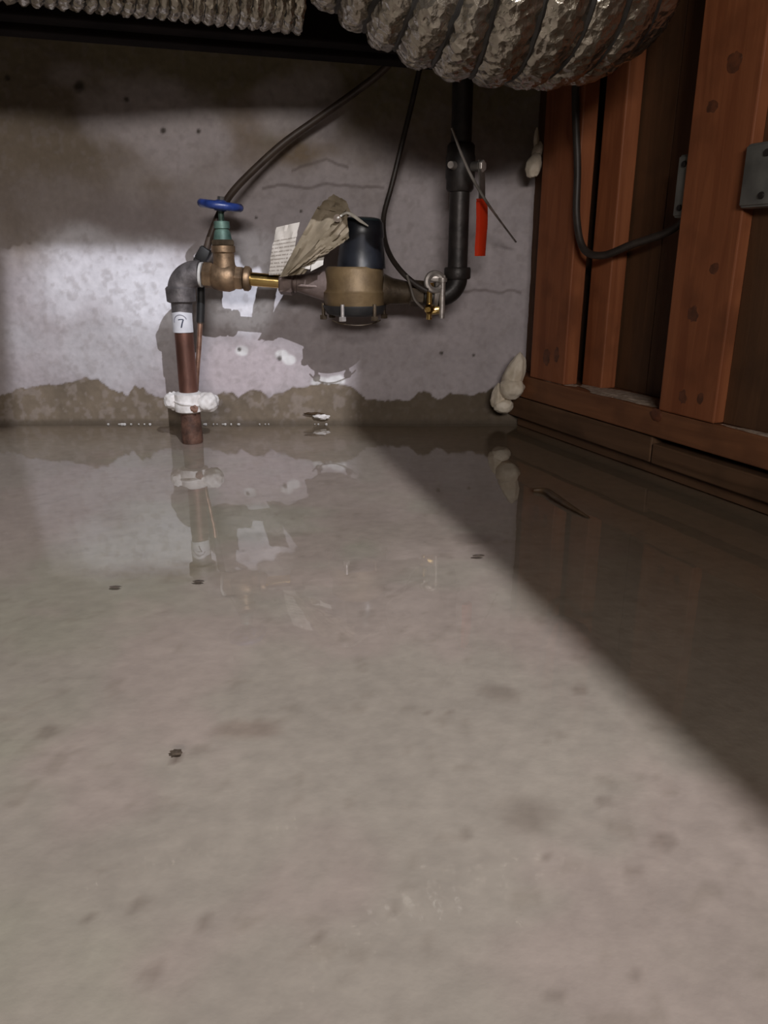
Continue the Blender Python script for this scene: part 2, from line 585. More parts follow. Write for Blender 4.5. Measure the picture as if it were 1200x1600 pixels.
# bare, stained render high on the wall
up = sstep(0.30, 0.42, Z + (n1 - 0.5) * 0.28)
col = mixc(col, (0.25, 0.20, 0.15), up * 0.85)
col = mixc(col, (0.22, 0.19, 0.11), sstep(0.47, 0.56, Z + (n2 - 0.5) * 0.1) * 0.75)
col = mixc(col, (0.20, 0.16, 0.12), blobmask(80, 230, 150, 120, 0.6, 0.6, 8, 31) * 0.85)
for (a, b_, rx, ry, k, off) in [(255, 195, 105, 62, 0.8, 11), (300, 250, 130, 36, 0.55, 12), (440, 160, 75, 48, 0.7, 13),
                                (240, 150, 60, 45, 0.4, 21), (330, 320, 150, 60, 0.5, 14), (160, 330, 120, 60, 0.4, 15), (520, 275, 55, 34, 0.6, 16),
                                (500, 200, 40, 40, 0.35, 17), (660, 350, 130, 110, 0.75, 18), (110, 115, 30, 20, 0.5, 19)]:
    col = mixc(col, (0.50, 0.45, 0.46), blobmask(a, b_, rx, ry, 0.5, 0.7, 12, off) * k)
col = mixc(col, (0.22, 0.16, 0.10), blobmask(470, 240, 45, 20, 0.6, 0.6, 14, 41) * 0.7)
col = mixc(col, (0.24, 0.18, 0.13), blobmask(385, 215, 35, 60, 0.6, 0.6, 12, 42) * 0.6)
col = mixc(col, (0.25, 0.21, 0.205), blobmask(235, 345, 150, 48, 0.7, 0.55, 10, 43) * 0.7)
col = mixc(col, (0.24, 0.20, 0.18), blobmask(60, 320, 110, 45, 0.7, 0.5, 10, 44) * 0.6)
# chalky white lime bloom, plus the lamp's brighter pool painted into the colour
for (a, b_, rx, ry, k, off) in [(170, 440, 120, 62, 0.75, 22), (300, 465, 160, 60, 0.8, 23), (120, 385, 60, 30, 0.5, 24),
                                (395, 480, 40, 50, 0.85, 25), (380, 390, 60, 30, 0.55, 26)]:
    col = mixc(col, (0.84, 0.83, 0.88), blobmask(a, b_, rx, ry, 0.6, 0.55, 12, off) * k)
col = mixc(col, (0.56, 0.55, 0.57), blobmask(160, 550, 150, 60, 0.6, 0.5, 12, 27) * 0.5)
col = mixc(col, (0.58, 0.50, 0.52), blobmask(390, 580, 100, 45, 0.5, 0.3, 16, 28) * 0.7)
for (a, b_, r) in [(378, 548, 12), (440, 554, 11), (452, 562, 12), (500, 598, 14), (525, 597, 14)]:
    col = mixc(col, (0.8, 0.79, 0.78), blobmask(a, b_, r, r * 0.75, 0.3, 0.35, 40, a) * 0.85)
for (a, b_, r) in [(122, 135, 8), (437, 560, 4), (374, 546, 3), (12, 122, 4), (198, 155, 4), (255, 205, 5), (310, 205, 4),
                   (690, 552, 3), (740, 555, 3), (400, 340, 3), (470, 330, 3)]:
    col = mixc(col, (0.06, 0.05, 0.04), blobmask(a, b_, r, r, 0.5, 0.5, 60, a) * 0.9)
# cracks / ridges in the render
for pts in ([(410, 293), (440, 290), (475, 293), (505, 288), (545, 290), (600, 292)], [(455, 268), (480, 255), (510, 250), (545, 262)],
            [(620, 455), (680, 460), (760, 452), (815, 456)]):
    cxs = np.array([pxz(*q)[0] for q in pts])
    czs = np.array([pxz(*q)[1] for q in pts])
    cz = np.interp(X, cxs, czs) + (fbm(X, Z * 0, 40, 3, 8.0) - 0.5) * 0.012
    inside = (X > cxs[0]) & (X < cxs[-1])
    k = (1 - sstep(0.0008, 0.004, np.abs(Z - cz))) * inside
    col = mixc(col, (0.16, 0.13, 0.12), k * 0.6)
col = mixc(col, (0.30, 0.26, 0.25), sstep(0.56, 0.72, n3) * 0.3)
# damp band along the waterline
damp = 1 - sstep(-0.0012, 0.0016, Z - tide)
dcol = np.zeros_like(col)
dcol[:] = (0.185, 0.145, 0.105)
dcol *= (0.7 + 0.6 * n2)[..., None]
dcol = mixc(dcol, (0.30, 0.25, 0.22), sstep(0.5, 0.68, n3) * 0.5)
dcol = mixc(dcol, (0.105, 0.08, 0.055), sstep(-0.09, 0.0, X + (n1 - 0.5) * 0.1) * 0.75)
col = col * (1 - damp[..., None]) + dcol * damp[..., None]
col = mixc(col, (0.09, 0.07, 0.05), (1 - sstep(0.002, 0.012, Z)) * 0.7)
relief = (n1 - 0.5) * 0.006 + (n2 - 0.5) * 0.004 + (n3 - 0.5) * 0.0016 - damp * 0.0012
verts = np.stack([X, -relief, Z], -1).reshape(-1, 3)
nx, nz_ = len(xs), len(zs)
idx = np.arange(nx * nz_).reshape(nz_, nx)
faces = np.stack([idx[:-1, :-1], idx[:-1, 1:], idx[1:, 1:], idx[1:, :-1]], -1).reshape(-1, 4)


def grid_object(name, verts, faces, cols, mat):
    me = bpy.data.meshes.new(name)
    me.vertices.add(len(verts))
    me.vertices.foreach_set('co', verts.astype(np.float32).ravel())
    me.loops.add(faces.size)
    me.loops.foreach_set('vertex_index', faces.astype(np.int32).ravel())
    me.polygons.add(len(faces))
    me.polygons.foreach_set('loop_start', np.arange(0, faces.size, 4, dtype=np.int32))
    me.update(calc_edges=True)
    me.polygons.foreach_set('use_smooth', [True] * len(faces))
    if cols is not None:
        at_ = me.color_attributes.new('surface_colour', 'FLOAT_COLOR', 'POINT')
        cc = np.concatenate([cols.reshape(-1, 3), np.ones((len(verts), 1))], 1)
        at_.data.foreach_set('color', cc.astype(np.float32).ravel())
    me.materials.append(mat)
    o = bpy.data.objects.new(name, me)
    C.objects.link(o)
    return o


def surface_mat(name, rough, bump, bscale, spec=0.3):
    m, nt, b = new_mat(name)
    at_ = nd(nt, 'ShaderNodeAttribute', attribute_name='surface_colour')
    tc = nd(nt, 'ShaderNodeTexCoord')
    nz = nd(nt, 'ShaderNodeTexNoise')
    nz.inputs['Scale'].default_value = bscale
    nz.inputs['Detail'].default_value = 8
    nt.links.new(tc.outputs['Object'], nz.inputs['Vector'])
    mr = nd(nt, 'ShaderNodeMapRange')
    mr.inputs['From Min'].default_value = 0.3
    mr.inputs['From Max'].default_value = 0.7
    mr.inputs['To Min'].default_value = 0.92
    mr.inputs['To Max'].default_value = 1.07
    nt.links.new(nz.outputs['Fac'], mr.inputs['Value'])
    vm = nd(nt, 'ShaderNodeVectorMath', operation='SCALE')
    nt.links.new(at_.outputs['Color'], vm.inputs[0])
    nt.links.new(mr.outputs['Result'], vm.inputs['Scale'])
    nt.links.new(vm.outputs['Vector'], b.inputs['Base Color'])
    b.inputs['Roughness'].default_value = rough
    b.inputs['Specular IOR Level'].default_value = spec
    bp = nd(nt, 'ShaderNodeBump')
    bp.inputs['Distance'].default_value = bump
    bp.inputs['Strength'].default_value = 0.8
    nt.links.new(nz.outputs['Fac'], bp.inputs['Height'])
    nt.links.new(bp.outputs['Normal'], b.inputs['Normal'])
    return m


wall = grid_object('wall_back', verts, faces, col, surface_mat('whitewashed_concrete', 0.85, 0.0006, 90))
tag(wall, 'whitewashed concrete wall with brown stains and a damp band', kind='structure')

# ------------------------------------------------------------------ floor and the water standing on it
xs = np.concatenate([np.linspace(-1.7, -0.8, 6), np.arange(-0.78, 0.62, 0.005), np.linspace(0.7, 1.6, 6)])
ys = np.concatenate([np.linspace(-3.2, -1.35, 8), np.arange(-1.33, 0.03, 0.005)])
FX, FY = np.meshgrid(xs, ys)
f1 = fbm(FX, FY, 4, 5, 50)
f2 = fbm(FX, FY, 14, 5, 60)
f3 = fbm(FX, FY, 60, 4, 70)
fc = np.zeros(FX.shape + (3,))
fc[:] = (0.37, 0.318, 0.262)
fc = mixc(fc, (0.33, 0.31, 0.23), sstep(0.48, 0.62, f1) * 0.55)
fc = mixc(fc, (0.40, 0.31, 0.27), sstep(0.50, 0.64, fbm(FX, FY, 7, 4, 81)) * 0.5)
fc *= (0.91 + 0.18 * f2)[..., None]
fc = mixc(fc, (0.24, 0.195, 0.15), sstep(0.66, 0.80, f3) * 0.35)
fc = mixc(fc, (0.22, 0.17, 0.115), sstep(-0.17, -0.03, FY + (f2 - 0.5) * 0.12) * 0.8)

# brown tint along the timber partition, painting in the warm shade there
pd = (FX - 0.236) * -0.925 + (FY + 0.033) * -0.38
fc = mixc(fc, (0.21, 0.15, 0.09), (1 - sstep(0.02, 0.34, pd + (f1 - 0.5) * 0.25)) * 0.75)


def fspot(px, py, rx, ry, colr, k, wob=0.5):
    global fc
    g = G(px, py)
    d = np.sqrt(((FX - g.x) / rx) ** 2 + ((FY - g.y) / ry) ** 2) + (fbm(FX, FY, 40, 4, px) - 0.5) * 2 * wob
    fc = mixc(fc, colr, (1 - sstep(0.4, 1.15, d)) * k)


fspot(250, 885, 0.07, 0.03, (0.22, 0.17, 0.11), 0.6)
fspot(275, 1175, 0.006, 0.006, (0.12, 0.08, 0.06), 0.8)
fspot(385, 1130, 0.03, 0.012, (0.25, 0.18, 0.14), 0.5)
fspot(745, 835, 0.03, 0.02, (0.16, 0.12, 0.09), 0.5)
for (a, b_, r) in [(665, 1102, .004), (700, 1105, .004), (907, 1068, .008), (1040, 1305, .007), (992, 1515, .004), (240, 1510, .006),
                   (640, 1375, .003), (945, 1240, .006), (990, 1350, .007), (620, 1405, .003), (855, 1325, .003), (75, 1135, .008),
                   (215, 1400, .005), (140, 1425, .003), (725, 1290, .004), (820, 1260, .02), (870, 1545, .005), (780, 1075, .015),
                   (500, 1450, .003), (320, 1430, .004)]:
    fspot(a, b_, r, r * 1.1, (0.17, 0.13, 0.10), 0.45)
FZ = -0.0045 + (f1 - 0.5) * 0.004
nx, ny = len(xs), len(ys)
idx = np.arange(nx * ny).reshape(ny, nx)
faces = np.stack([idx[:-1, :-1], idx[:-1, 1:], idx[1:, 1:], idx[1:, :-1]], -1).reshape(-1, 4)
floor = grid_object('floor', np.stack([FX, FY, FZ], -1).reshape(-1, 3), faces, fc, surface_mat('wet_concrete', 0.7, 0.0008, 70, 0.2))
tag(floor, 'beige concrete floor mottled with grime under a film of water', kind='structure')

m, nt, b = new_mat('standing_water')
nt.nodes.remove(b)
outn = nt.nodes['Material Output']
tr = nd(nt, 'ShaderNodeBsdfTransparent')
tr.inputs[0].default_value = (0.97, 0.965, 0.95, 1)
gl = nd(nt, 'ShaderNodeBsdfGlossy')
gl.inputs['Roughness'].default_value = 0.02
gl.inputs[0].default_value = (1, 1, 1, 1)
# Schlick reflectance of a water film, the same from above and below
gm = nd(nt, 'ShaderNodeNewGeometry')
dt = nd(nt, 'ShaderNodeVectorMath', operation='DOT_PRODUCT')
nt.links.new(gm.outputs['Incoming'], dt.inputs[0])
nt.links.new(gm.outputs['Normal'], dt.inputs[1])
ab = nd(nt, 'ShaderNodeMath', operation='ABSOLUTE')
nt.links.new(dt.outputs['Value'], ab.inputs[0])
om = nd(nt, 'ShaderNodeMath', operation='SUBTRACT')
om.inputs[0].default_value = 1.0
nt.links.new(ab.outputs[0], om.inputs[1])
pw = nd(nt, 'ShaderNodeMath', operation='POWER')
pw.inputs[1].default_value = 4.2
nt.links.new(om.outputs[0], pw.inputs[0])
fz = nd(nt, 'ShaderNodeMath', operation='MULTIPLY_ADD')
fz.inputs[1].default_value = 0.975
fz.inputs[2].default_value = 0.025
nt.links.new(pw.outputs[0], fz.inputs[0])
mx = nd(nt, 'ShaderNodeMixShader')
nt.links.new(fz.outputs[0], mx.inputs[0])
nt.links.new(tr.outputs[0], mx.inputs[1])
nt.links.new(gl.outputs[0], mx.inputs[2])
nt.links.new(mx.outputs[0], outn.inputs['Surface'])
tc = nd(nt, 'ShaderNodeTexCoord')
nz = nd(nt, 'ShaderNodeTexNoise')
nz.inputs['Scale'].default_value = 9
nz.inputs['Detail'].default_value = 3
nt.links.new(tc.outputs['Object'], nz.inputs['Vector'])
bp = nd(nt, 'ShaderNodeBump')
bp.inputs['Distance'].default_value = 0.0006
bp.inputs['Strength'].default_value = 0.5
nt.links.new(nz.outputs['Fac'], bp.inputs['Height'])
nt.links.new(bp.outputs['Normal'], gl.inputs['Normal'])
M['water'] = m
w = MB().add([(-1.58, -3.1, 0), (1.515, -3.1, 0), (0.252, -0.026, 0), (0.24, 0.012, 0), (-1.58, 0.012, 0)], [(0, 1, 2, 3, 4)]).build('standing_water', M['water'])
tag(w, 'shallow clear water standing across the whole concrete floor', 'water', kind='stuff')

# ------------------------------------------------------------------ enclosing walls and the subfloor with its hatch (out of view)
tag(MB().box((-1.62, -1.55, 0.48), (0.06, 3.3, 1.02)).build('wall_left', M['side_concrete'], smooth=False), kind='structure')
tag(MB().box((-0.975, -3.15, 0.48), (1.35, 0.06, 1.02)).box((1.05, -3.15, 0.48), (1.10, 0.06, 1.02)).box((0.10, -3.15, 0.375), (0.80, 0.06, 0.81)).build('wall_front', M['side_concrete'], smooth=False), kind='structure')  # gap in the far wall left only for the added fill light
zc = 1.0
t_ = (LAMP.z - zc) / LAMP.z


def hatch(x, y):            # where the lamp's ray to a floor point passes the subfloor
    return LAMP.x + (x - LAMP.x) * t_, LAMP.y + (y - LAMP.y) * t_


r0, r1 = hatch(-0.02, -0.145), hatch(0.215, -1.06)
sl = (r1[0] - r0[0]) / (r1[1] - r0[1])
yf, yn = -1.262, -2.05
RX = lambda y: r0[0] + sl * (y - r0[1])
LXf = 0.045
LX = lambda y: LXf + (y - yf) * -0.50
cei = thing('ceiling', 'old wooden subfloor with a hatch opening', None, (0, 0, zc))
del cei['label']
cei['kind'] = 'structure'
for poly in ([(-1.65, yf), (1.4, yf), (1.4, 0.1), (-1.65, 0.1)], [(-1.65, -3.2), (1.4, -3.2), (1.4, yn), (-1.65, yn)],
             [(-1.65, -1.48), (LX(-1.48), -1.48), (LX(yf), yf), (-1.65, yf)], [(-1.65, yn), (-0.6, yn), (-0.6, -1.48), (-1.65, -1.48)], [(RX(yn), yn), (1.4, yn), (1.4, yf), (RX(yf), yf)]):
    lo = [(x, y, zc) for x, y in poly]
    hi = [(x, y, zc + 0.025) for x, y in poly]
    MB().add(lo + hi, [(3, 2, 1, 0), (4, 5, 6, 7), (0, 1, 5, 4), (1, 2, 6, 5), (2, 3, 7, 6), (3, 0, 4, 7)]).build('subfloor_board', M['subfloor'], cei, smooth=False)

# ------------------------------------------------------------------ timber partition on the right
SO = Vector((0.236, -0.033, 0))
SD = Vector((0.380, -0.925, 0)).normalized()
SN = Vector((SD.y, -SD.x, 0))             # towards the room
R_st = Matrix((SD, -SN, Vector((0, 0, 1)))).transposed()


def S(t, h, o=0.0):
    return SO + SD * t + SN * o + Vector((0, 0, h))


def slab(t0, t1, h0, h1, o0, o1, bev=0.002):
    c = S((t0 + t1) / 2, (h0 + h1) / 2, (o0 + o1) / 2)
    return MB().box(c, (t1 - t0, abs(o1 - o0), h1 - h0), R_st, bev)


partition = thing('wall_right', 'bare stained timber stud partition', None, S(0.3, 0, 0))
del partition['label']
partition['kind'] = 'structure'


def lay(mb, name, mat, along='z', parent=None):
    """wood piece whose own z axis follows its grain; part of the partition."""
    parent = parent or partition
    cen = sum(mb.v, Vector()) / len(mb.v)
    R = R_st if along == 'z' else R_st @ Matrix.Rotation(math.radians(90), 3, 'Y')
    Ri = R.transposed()
    me = bpy.data.meshes.new(name)
    me.from_pydata([tuple(Ri @ (v - cen)) for v in mb.v], [], mb.f)
    me.update()
    me.materials.append(mat)
    o = bpy.data.objects.new(name, me)
    C.objects.link(o)
    o.rotation_euler = R.to_euler()
    o.location = cen - parent.location
    o.parent = parent
    return o


TOP = 0.99
lay(slab(0.038, 0.137, 0.0965, TOP, -0.028, -0.001), 'stud', M['stud'])
lay(slab(0.141, 0.190, 0.0965, TOP, -0.062, -0.034), 'stud', M['stud'])
lay(slab(0.363, 0.461, 0.0965, TOP, -0.024, 0.003), 'stud', M['stud'])
lay(slab(0.80, 0.898, 0.0965, TOP, -0.028, -0.001), 'stud', M['stud'])
lay(slab(1.22, 1.318, 0.0965, TOP, -0.028, -0.001), 'stud', M['stud'])
lay(slab(-0.035, 3.33, 0.058, 0.0955, -0.10, 0.0), 'sill_plate', M['sill'], 'x')
lay(slab(-0.03, 0.349, 0.019, 0.0555, -0.09, -0.004), 'bottom_board', M['lowboard'], 'x')
lay(slab(0.3525, 3.33, 0.019, 0.0475, -0.09, -0.003), 'bottom_board', M['lowboard'], 'x')
lay(slab(-0.02, 0.60, 0.0, 0.015, -0.08, -0.018, 0.001), 'packing_strip', M['lowboard'], 'x')
lay(slab(-0.03, 0.255, 0.0965, TOP, -0.078, -0.066, 0.0005), 'panel', M['panel'])
lay(slab(0.257, 0.455, 0.0965, TOP, -0.078, -0.066, 0.0005), 'panel', M['panel'])
lay(slab(0.4615, 0.799, 0.0965, TOP, -0.024, -0.013, 0.0005), 'panel', M['panel'])
lay(slab(0.899, 3.33, 0.0965, TOP, -0.040, -0.029, 0.0005), 'panel', M['panel'])
lay(slab(-0.03, 0.03, 0.0965, TOP, -0.060, -0.030), 'corner_post', M['panel'])
lay(slab(-0.03, 3.33, 0.991, 0.998, -0.08, 0.0, 0.0005), 'top_plate', M['panel'], 'x')
# sawdust on the plate, knots in the timber
for (t0, t1, o0, o1, sd) in [(0.15, 0.355, -0.06, -0.004, 1), (0.468, 0.70, -0.013, -0.001, 2), (0.05, 0.15, -0.03, -0.004, 3)]:
    mb = MB()
    mb.blob(S((t0 + t1) / 2, 0.0957, (o0 + o1) / 2), ((t1 - t0) / 2, (o1 - o0) / 2, 0.0022), R_st, 0.3, 2.2, sd, 4)
    mb.build('sawdust', M['dust'], partition)
for (t, h, rt, rh, o) in [(0.085, 0.135, 0.012, 0.016, -0.0012), (0.113, 0.142, 0.008, 0.014, -0.0012), (0.405, 0.121, 0.008, 0.010, 0.0028), (0.435, 0.124, 0.006, 0.009, 0.0028),
                          (0.405, 0.225, 0.010, 0.011, 0.0028), (0.42, 0.50, 0.013, 0.012, 0.0028), (0.395, 0.46, 0.010, 0.008, 0.0028), (0.43, 0.28, 0.008, 0.008, 0.0028)]:
    mb = MB().blob(S(t, h, o), (rt, 0.0004, rh), R_st, 0.25, 2.0, int(t * 100), 3)
    mb.build('knot', M['knot'], partition)
mb = MB().blob(S(0.357, 0.088, 0.0), (0.012, 0.0012, 0.009), R_st, 0.25, 2.0, 5, 3)
mb.build('knot', M['knot'], partition)

# ------------------------------------------------------------------ dark beam across the head of the wall
bd = Vector((0.949, 0.316, 0)).normalized()
bn = Vector((-bd.y, bd.x, 0))                # away from the camera
bp0 = Vector((0.0, -0.138, 0.555))
Rb = Matrix((bd, bn, Vector((0, 0, 1)))).transposed()
beam = thing('ceiling_beam', 'timber beam coloured near black for shade, running along the head of the concrete wall', 'beam', bp0)
MB().box(bp0 + bd * -0.60 - bn * 0.02 + Vector((0, 0, 0.215)), (1.9, 0.038, 0.43), Rb, 0.003).build('plank', M['dark_beam'], beam, False)
MB().box(bp0 + bd * -0.62 - bn * 0.06 + Vector((0, 0, 0.222)), (1.9, 0.038, 0.43), Rb, 0.003).build('plank', M['dark_beam'], beam, False)


# ------------------------------------------------------------------ foil ducts
def duct(name, label, pts, r0, pitch, amp, crinkle, seg, smp):
    pts = [Vector(p) for p in pts]
    cen = Vector((sum(p.x for p in pts) / len(pts), sum(p.y for p in pts) / len(pts), min(p.z for p in pts) - r0))
    th = thing(name, label, 'duct', cen)
    pp, _ = catmull(pts, [1] * len(pts), 60)
    # resample by arc length
    cum = [0.0]
    for i in range(1, len(pp)):
        cum.append(cum[-1] + (pp[i] - pp[i - 1]).length)
    L = cum[-1]
    N = int(L / pitch * smp)
    path, j = [], 0
    for i in range(N + 1):
        s = L * i / N
        while j < len(cum) - 2 and cum[j + 1] < s:
            j += 1
        k = (s - cum[j]) / max(cum[j + 1] - cum[j], 1e-9)
        path.append((s, pp[j].lerp(pp[j + 1], k)))
    vs_, fs_ = [], []
    u = None
    rings = []
    for i, (s, p) in enumerate(path):
        T = (path[min(i + 1, N)][1] - path[max(i - 1, 0)][1]).normalized()
        if u is None:
            ref = Vector((0, 0, 1)) if abs(T.z) < 0.9 else Vector((1, 0, 0))
            u = ref - T * ref.dot(T)
        u = (u - T * u.dot(T)).normalized()
        w_ = T.cross(u)
        ph = (s / pitch) % 1.0
        for k in range(seg):
            a = 2 * math.pi * k / seg
            dirv = u * math.cos(a) + w_ * math.sin(a)
            puff = math.sin(math.pi * ph) ** 0.8
            q = p + dirv * r0
            cr = mnoise.noise(q * (1.6 / pitch)) * 0.4 + (0.5 - abs(mnoise.noise(q * (3.2 / pitch)))) * 0.7 + (0.5 - abs(mnoise.noise(q * (6.5 / pitch)))) * 0.45
            vs_.append(p + dirv * (r0 - amp + amp * puff + crinkle * cr * (0.3 + 0.7 * puff)) + T * (crinkle * 0.8 * mnoise.noise(q * (3.0 / pitch) + Vector((9, 9, 9)))))
        if i % smp == 0:
            rings.append((p.copy(), T.copy()))
    for i in range(N):
        for k in range(seg):
            k2 = (k + 1) % seg
            fs_.append((i * seg + k, i * seg + k2, (i + 1) * seg + k2, (i + 1) * seg + k))
    MB().add(vs_, fs_).build('foil_sleeve', M['foil'], th, True, 75)
    for p, T in rings:
        MB().torus(p, T, r0 - amp + crinkle * 0.15, pitch * 0.13, 40, 6).build('wire_rib', M['rib_wire'], th)  # wire rings made thick and dark to paint shade into the grooves
    return th


duct('flexible_duct', 'large crinkled silver foil duct sagging down at the top of the picture',
     [P(330, -420, -0.47), P(470, -260, -0.46), P(600, -135, -0.44), P(720, -58, -0.43), P(830, -38, -0.42), P(915, -45, -0.38), P(940, -110, -0.335),
      P(930, -230, -0.33)],
     0.108, 0.031, 0.0095, 0.0050, 200, 14)
duct('flexible_duct', 'small finely ribbed silver foil duct hanging in front of the dark beam',
     [P(-120, -90, -0.47), P(85, -62, -0.42), P(250, -42, -0.37), P(420, -20, -0.33), P(470, -14, -0.32)],
     0.045, 0.0135, 0.0045, 0.004, 60, 6)

# ------------------------------------------------------------------ the water service
YP = -0.13                                             # how far the pipework stands off the wall
PXM = 1.0 / FPX                                       # metres per pixel per metre of depth


def mm(px, depth=1.28):
    return px * depth * PXM


A0, B0 = P(300, 428, YP), P(690, 462, YP)
AX = (B0 - A0).normalized()


def run(px):
    """point of the (slightly falling) horizontal run above picture column px"""
    d = ray(px, 440)
    k = (YP + CAM_D) / d.y
    x = d.x * k
    return A0 + AX * ((x - A0.x) / AX.x)


def rt_(px0, px1):
    return (run(px1) - run(px0)).length


# copper riser with elbow and sticker
xr = P(297, 640, YP).x
zr = run(300).z
riser = thing('riser_pipe', 'rusty copper riser pipe standing in the water with a grey elbow on top', 'pipe', (xr, YP, -0.004))
zel = P(290, 462, YP).z
MB().lathe([(0, 0.0165), (0.012, 0.0160), (0.02, 0.0150), (zel, 0.0150)], (xr, YP, -0.004), (0, 0, 1), 32).build('pipe', M['copper'], riser)
MB().lathe([(0.0, 0.0172), (0.006, 0.0178), (0.03, 0.0168), (0.055, 0.0160)], (xr, YP, -0.004), (0, 0, 1), 28).build('rusty_foot', M['rust'], riser)
e = MB()
RB = 0.028
pts = [Vector((xr, YP, zr - RB - 0.006)), Vector((xr, YP, zr - RB))]
for k in range(1, 9):
    a = math.pi / 2 * k / 8
    pts.append(Vector((xr + RB * (1 - math.cos(a)), YP, zr - RB + RB * math.sin(a))))
pts.append(Vector((xr + RB + 0.004, YP, zr)))
e.tube(pts, 0.0205, 28, 2)
elbow = e.build('elbow', M['iron'], riser)
MB().lathe([(-0.013, 0.018), (-0.011, 0.0225), (0.009, 0.0235), (0.012, 0.021)], (xr, YP, zr - RB - 0.003), (0, 0, 1), 32).build('collar', M['iron'], elbow)
MB().lathe([(0, 0.0165), (0.022, 0.0165)], (xr, YP, zr - RB - 0.037), (0, 0, 1), 28).build('pipe_end', M['iron'], riser)
# sticker wrapped on the front of the pipe
zt, zb = P(285, 487, YP - 0.015).z, P(285, 520, YP - 0.015).z
st = MB()
vs_, fs_ = [], []
for i in range(13):
    a = math.radians(-165 + i * 150 / 12)
    for zz in (zb, zt - 0.003 * abs(i - 6) / 6):
        vs_.append((xr + 0.0172 * math.cos(a), YP + 0.0172 * math.sin(a), zz))
for i in range(12):
    fs_.append((2 * i, 2 * i + 2, 2 * i + 3, 2 * i + 1))
st.add(vs_, fs_)
sticker = st.build('sticker', M['sticker'], riser)


def on_pipe(u, v, r=0.01745):
    """u: metres along the curve from the front of the pipe, v: height from the sticker's middle"""
    a = math.radians(-90) + u / r
    return Vector((xr + r * math.cos(a), YP + r * math.sin(a), (zt + zb) / 2 + v))


MB().tube([on_pipe(0.0105 * math.cos(math.radians(a)), 0.0105 * math.sin(math.radians(a)) + 0.001) for a in range(20, 200, 15)], 0.00075, 6, 2).build('printed_ring', M['grey_ink'], sticker)
MB().tube([on_pipe(-0.003, 0.004), on_pipe(0.001, 0.0045), on_pipe(0.005, 0.0045)], 0.0008, 6, 2).tube(
    [on_pipe(0.005, 0.0045), on_pipe(0.003, -0.001), on_pipe(0.001, -0.008)], 0.0011, 6, 3).build('printed_numeral', M['ink'], sticker)

# white crusty collar round the riser
zc0, zc1 = P(290, 644, YP).z, P(290, 612, YP).z
zcm = (zc0 + zc1) / 2
crust = thing('pipe_collar', 'crusty white collar clamped round the copper riser just above the water', 'collar', (xr, YP, zc0))
MB().lathe([(0, 0.0175), (0.003, 0.0235), (0.012, 0.0245), (0.02, 0.024), (0.031, 0.0235), (zc1 - zc0, 0.018)], (xr - 0.001, YP, zc0), (0, 0, 1), 24).build('band', M['white_crust'], crust)
MB().torus((xr, YP, zcm), (0.15, 0, 1), 0.0245, 0.0022, 32, 6, 0.03).build('ridge', M['white_crust'], crust)
MB().blob((xr - 0.028, YP - 0.002, zcm + 0.002), (0.0135, 0.013, 0.015), None, 0.22, 2.2, 2, 4).build('lump', M['white_crust'], crust)
MB().blob((xr + 0.031, YP - 0.006, zcm + 0.001), (0.019, 0.016, 0.0165), None, 0.18, 2.0, 5, 4).build('lump', M['white_crust'], crust)
MB().blob((xr + 0.012, YP - 0.022, zcm - 0.007), (0.007, 0.003, 0.006), None, 0.35, 2.5, 8, 3).build('rust_spot', M['crust_rust'], crust)

# gate valve
valve = thing('gate_valve', 'bronze gate valve with a blue handwheel above the elbow', 'valve', run(352) - Vector((0, 0, 0.025)))
o = run(318)
MB().lathe([(0, 0.0185), (rt_(318, 322), 0.0195)], run(313), AX, 24).build('thread_tape', M['tape'], valve)
bd_ = MB()
bd_.hexnut(o, AX, 0, rt_(318, 334), 0.0205, 0.3)
bd_.lathe([(0, 0.016), (rt_(330, 336), 0.0205), (rt_(330, 344), 0.0225), (rt_(330, 360), 0.0225), (rt_(330, 367), 0.0195), (rt_(330, 371), 0.0155)], run(330), AX, 28)
bd_.hexnut(run(367), AX, 0, rt_(367, 380), 0.0195, 0.5)
ov = run(352)
h_b = P(352, 384, YP).z - ov.z
bd_.lathe([(0, 0.02), (h_b * 0.5, 0.0165), (h_b * 0.75, 0.0165), (h_b * 0.8, 0.0185), (h_b, 0.0185)], ov, (0, 0, 1), 28)
bd_.build('body', M['bronze'], valve)
h_g = P(352, 345, YP).z - ov.z
h_w = P(351, 321, YP).z - ov.z
MB().hexnut(ov, (0, 0, 1), h_b - 0.001, h_b + 0.009, 0.0195, 0.2).build('bonnet_nut', M['dark_bronze'], valve)
MB().lathe([(h_b + 0.008, 0.0145), (h_b + 0.02, 0.0125), (h_g - 0.012, 0.010), (h_g - 0.011, 0.0125), (h_g - 0.001, 0.012), (h_g, 0.007)], ov, (0, 0, 1), 20).build('bonnet', M['green'], valve)
MB().lathe([(h_g - 0.002, 0.0045), (h_w + 0.008, 0.0045)], ov, (0, 0, 1), 14).build('stem', M['green'], valve)
wx = Vector((0.13, -0.05, 1)).normalized()
cw = ov + Vector((0, 0, h_w))
wh = MB().torus(cw, wx, 0.0285, 0.0062, 40, 10, 0.025)
wu = Vector((1, 0, -0.13)).normalized()
wv = wx.cross(wu)
for k in range(4):
    a = math.pi / 4 + k * math.pi / 2
    dirv = wu * math.cos(a) + wv * math.sin(a)
    wh.tube([cw + dirv * 0.004, cw + dirv * 0.027], [0.0048, 0.004], 10, 2)
wh.lathe([(-0.008, 0.009), (-0.004, 0.0105), (0.006, 0.0095), (0.008, 0.006)], cw, wx, 20)
handwheel = wh.build('handwheel', M['blue'], valve)
MB().hexnut(cw, wx, 0.007, 0.013, 0.0055).build('wheel_nut', M['steel'], handwheel)

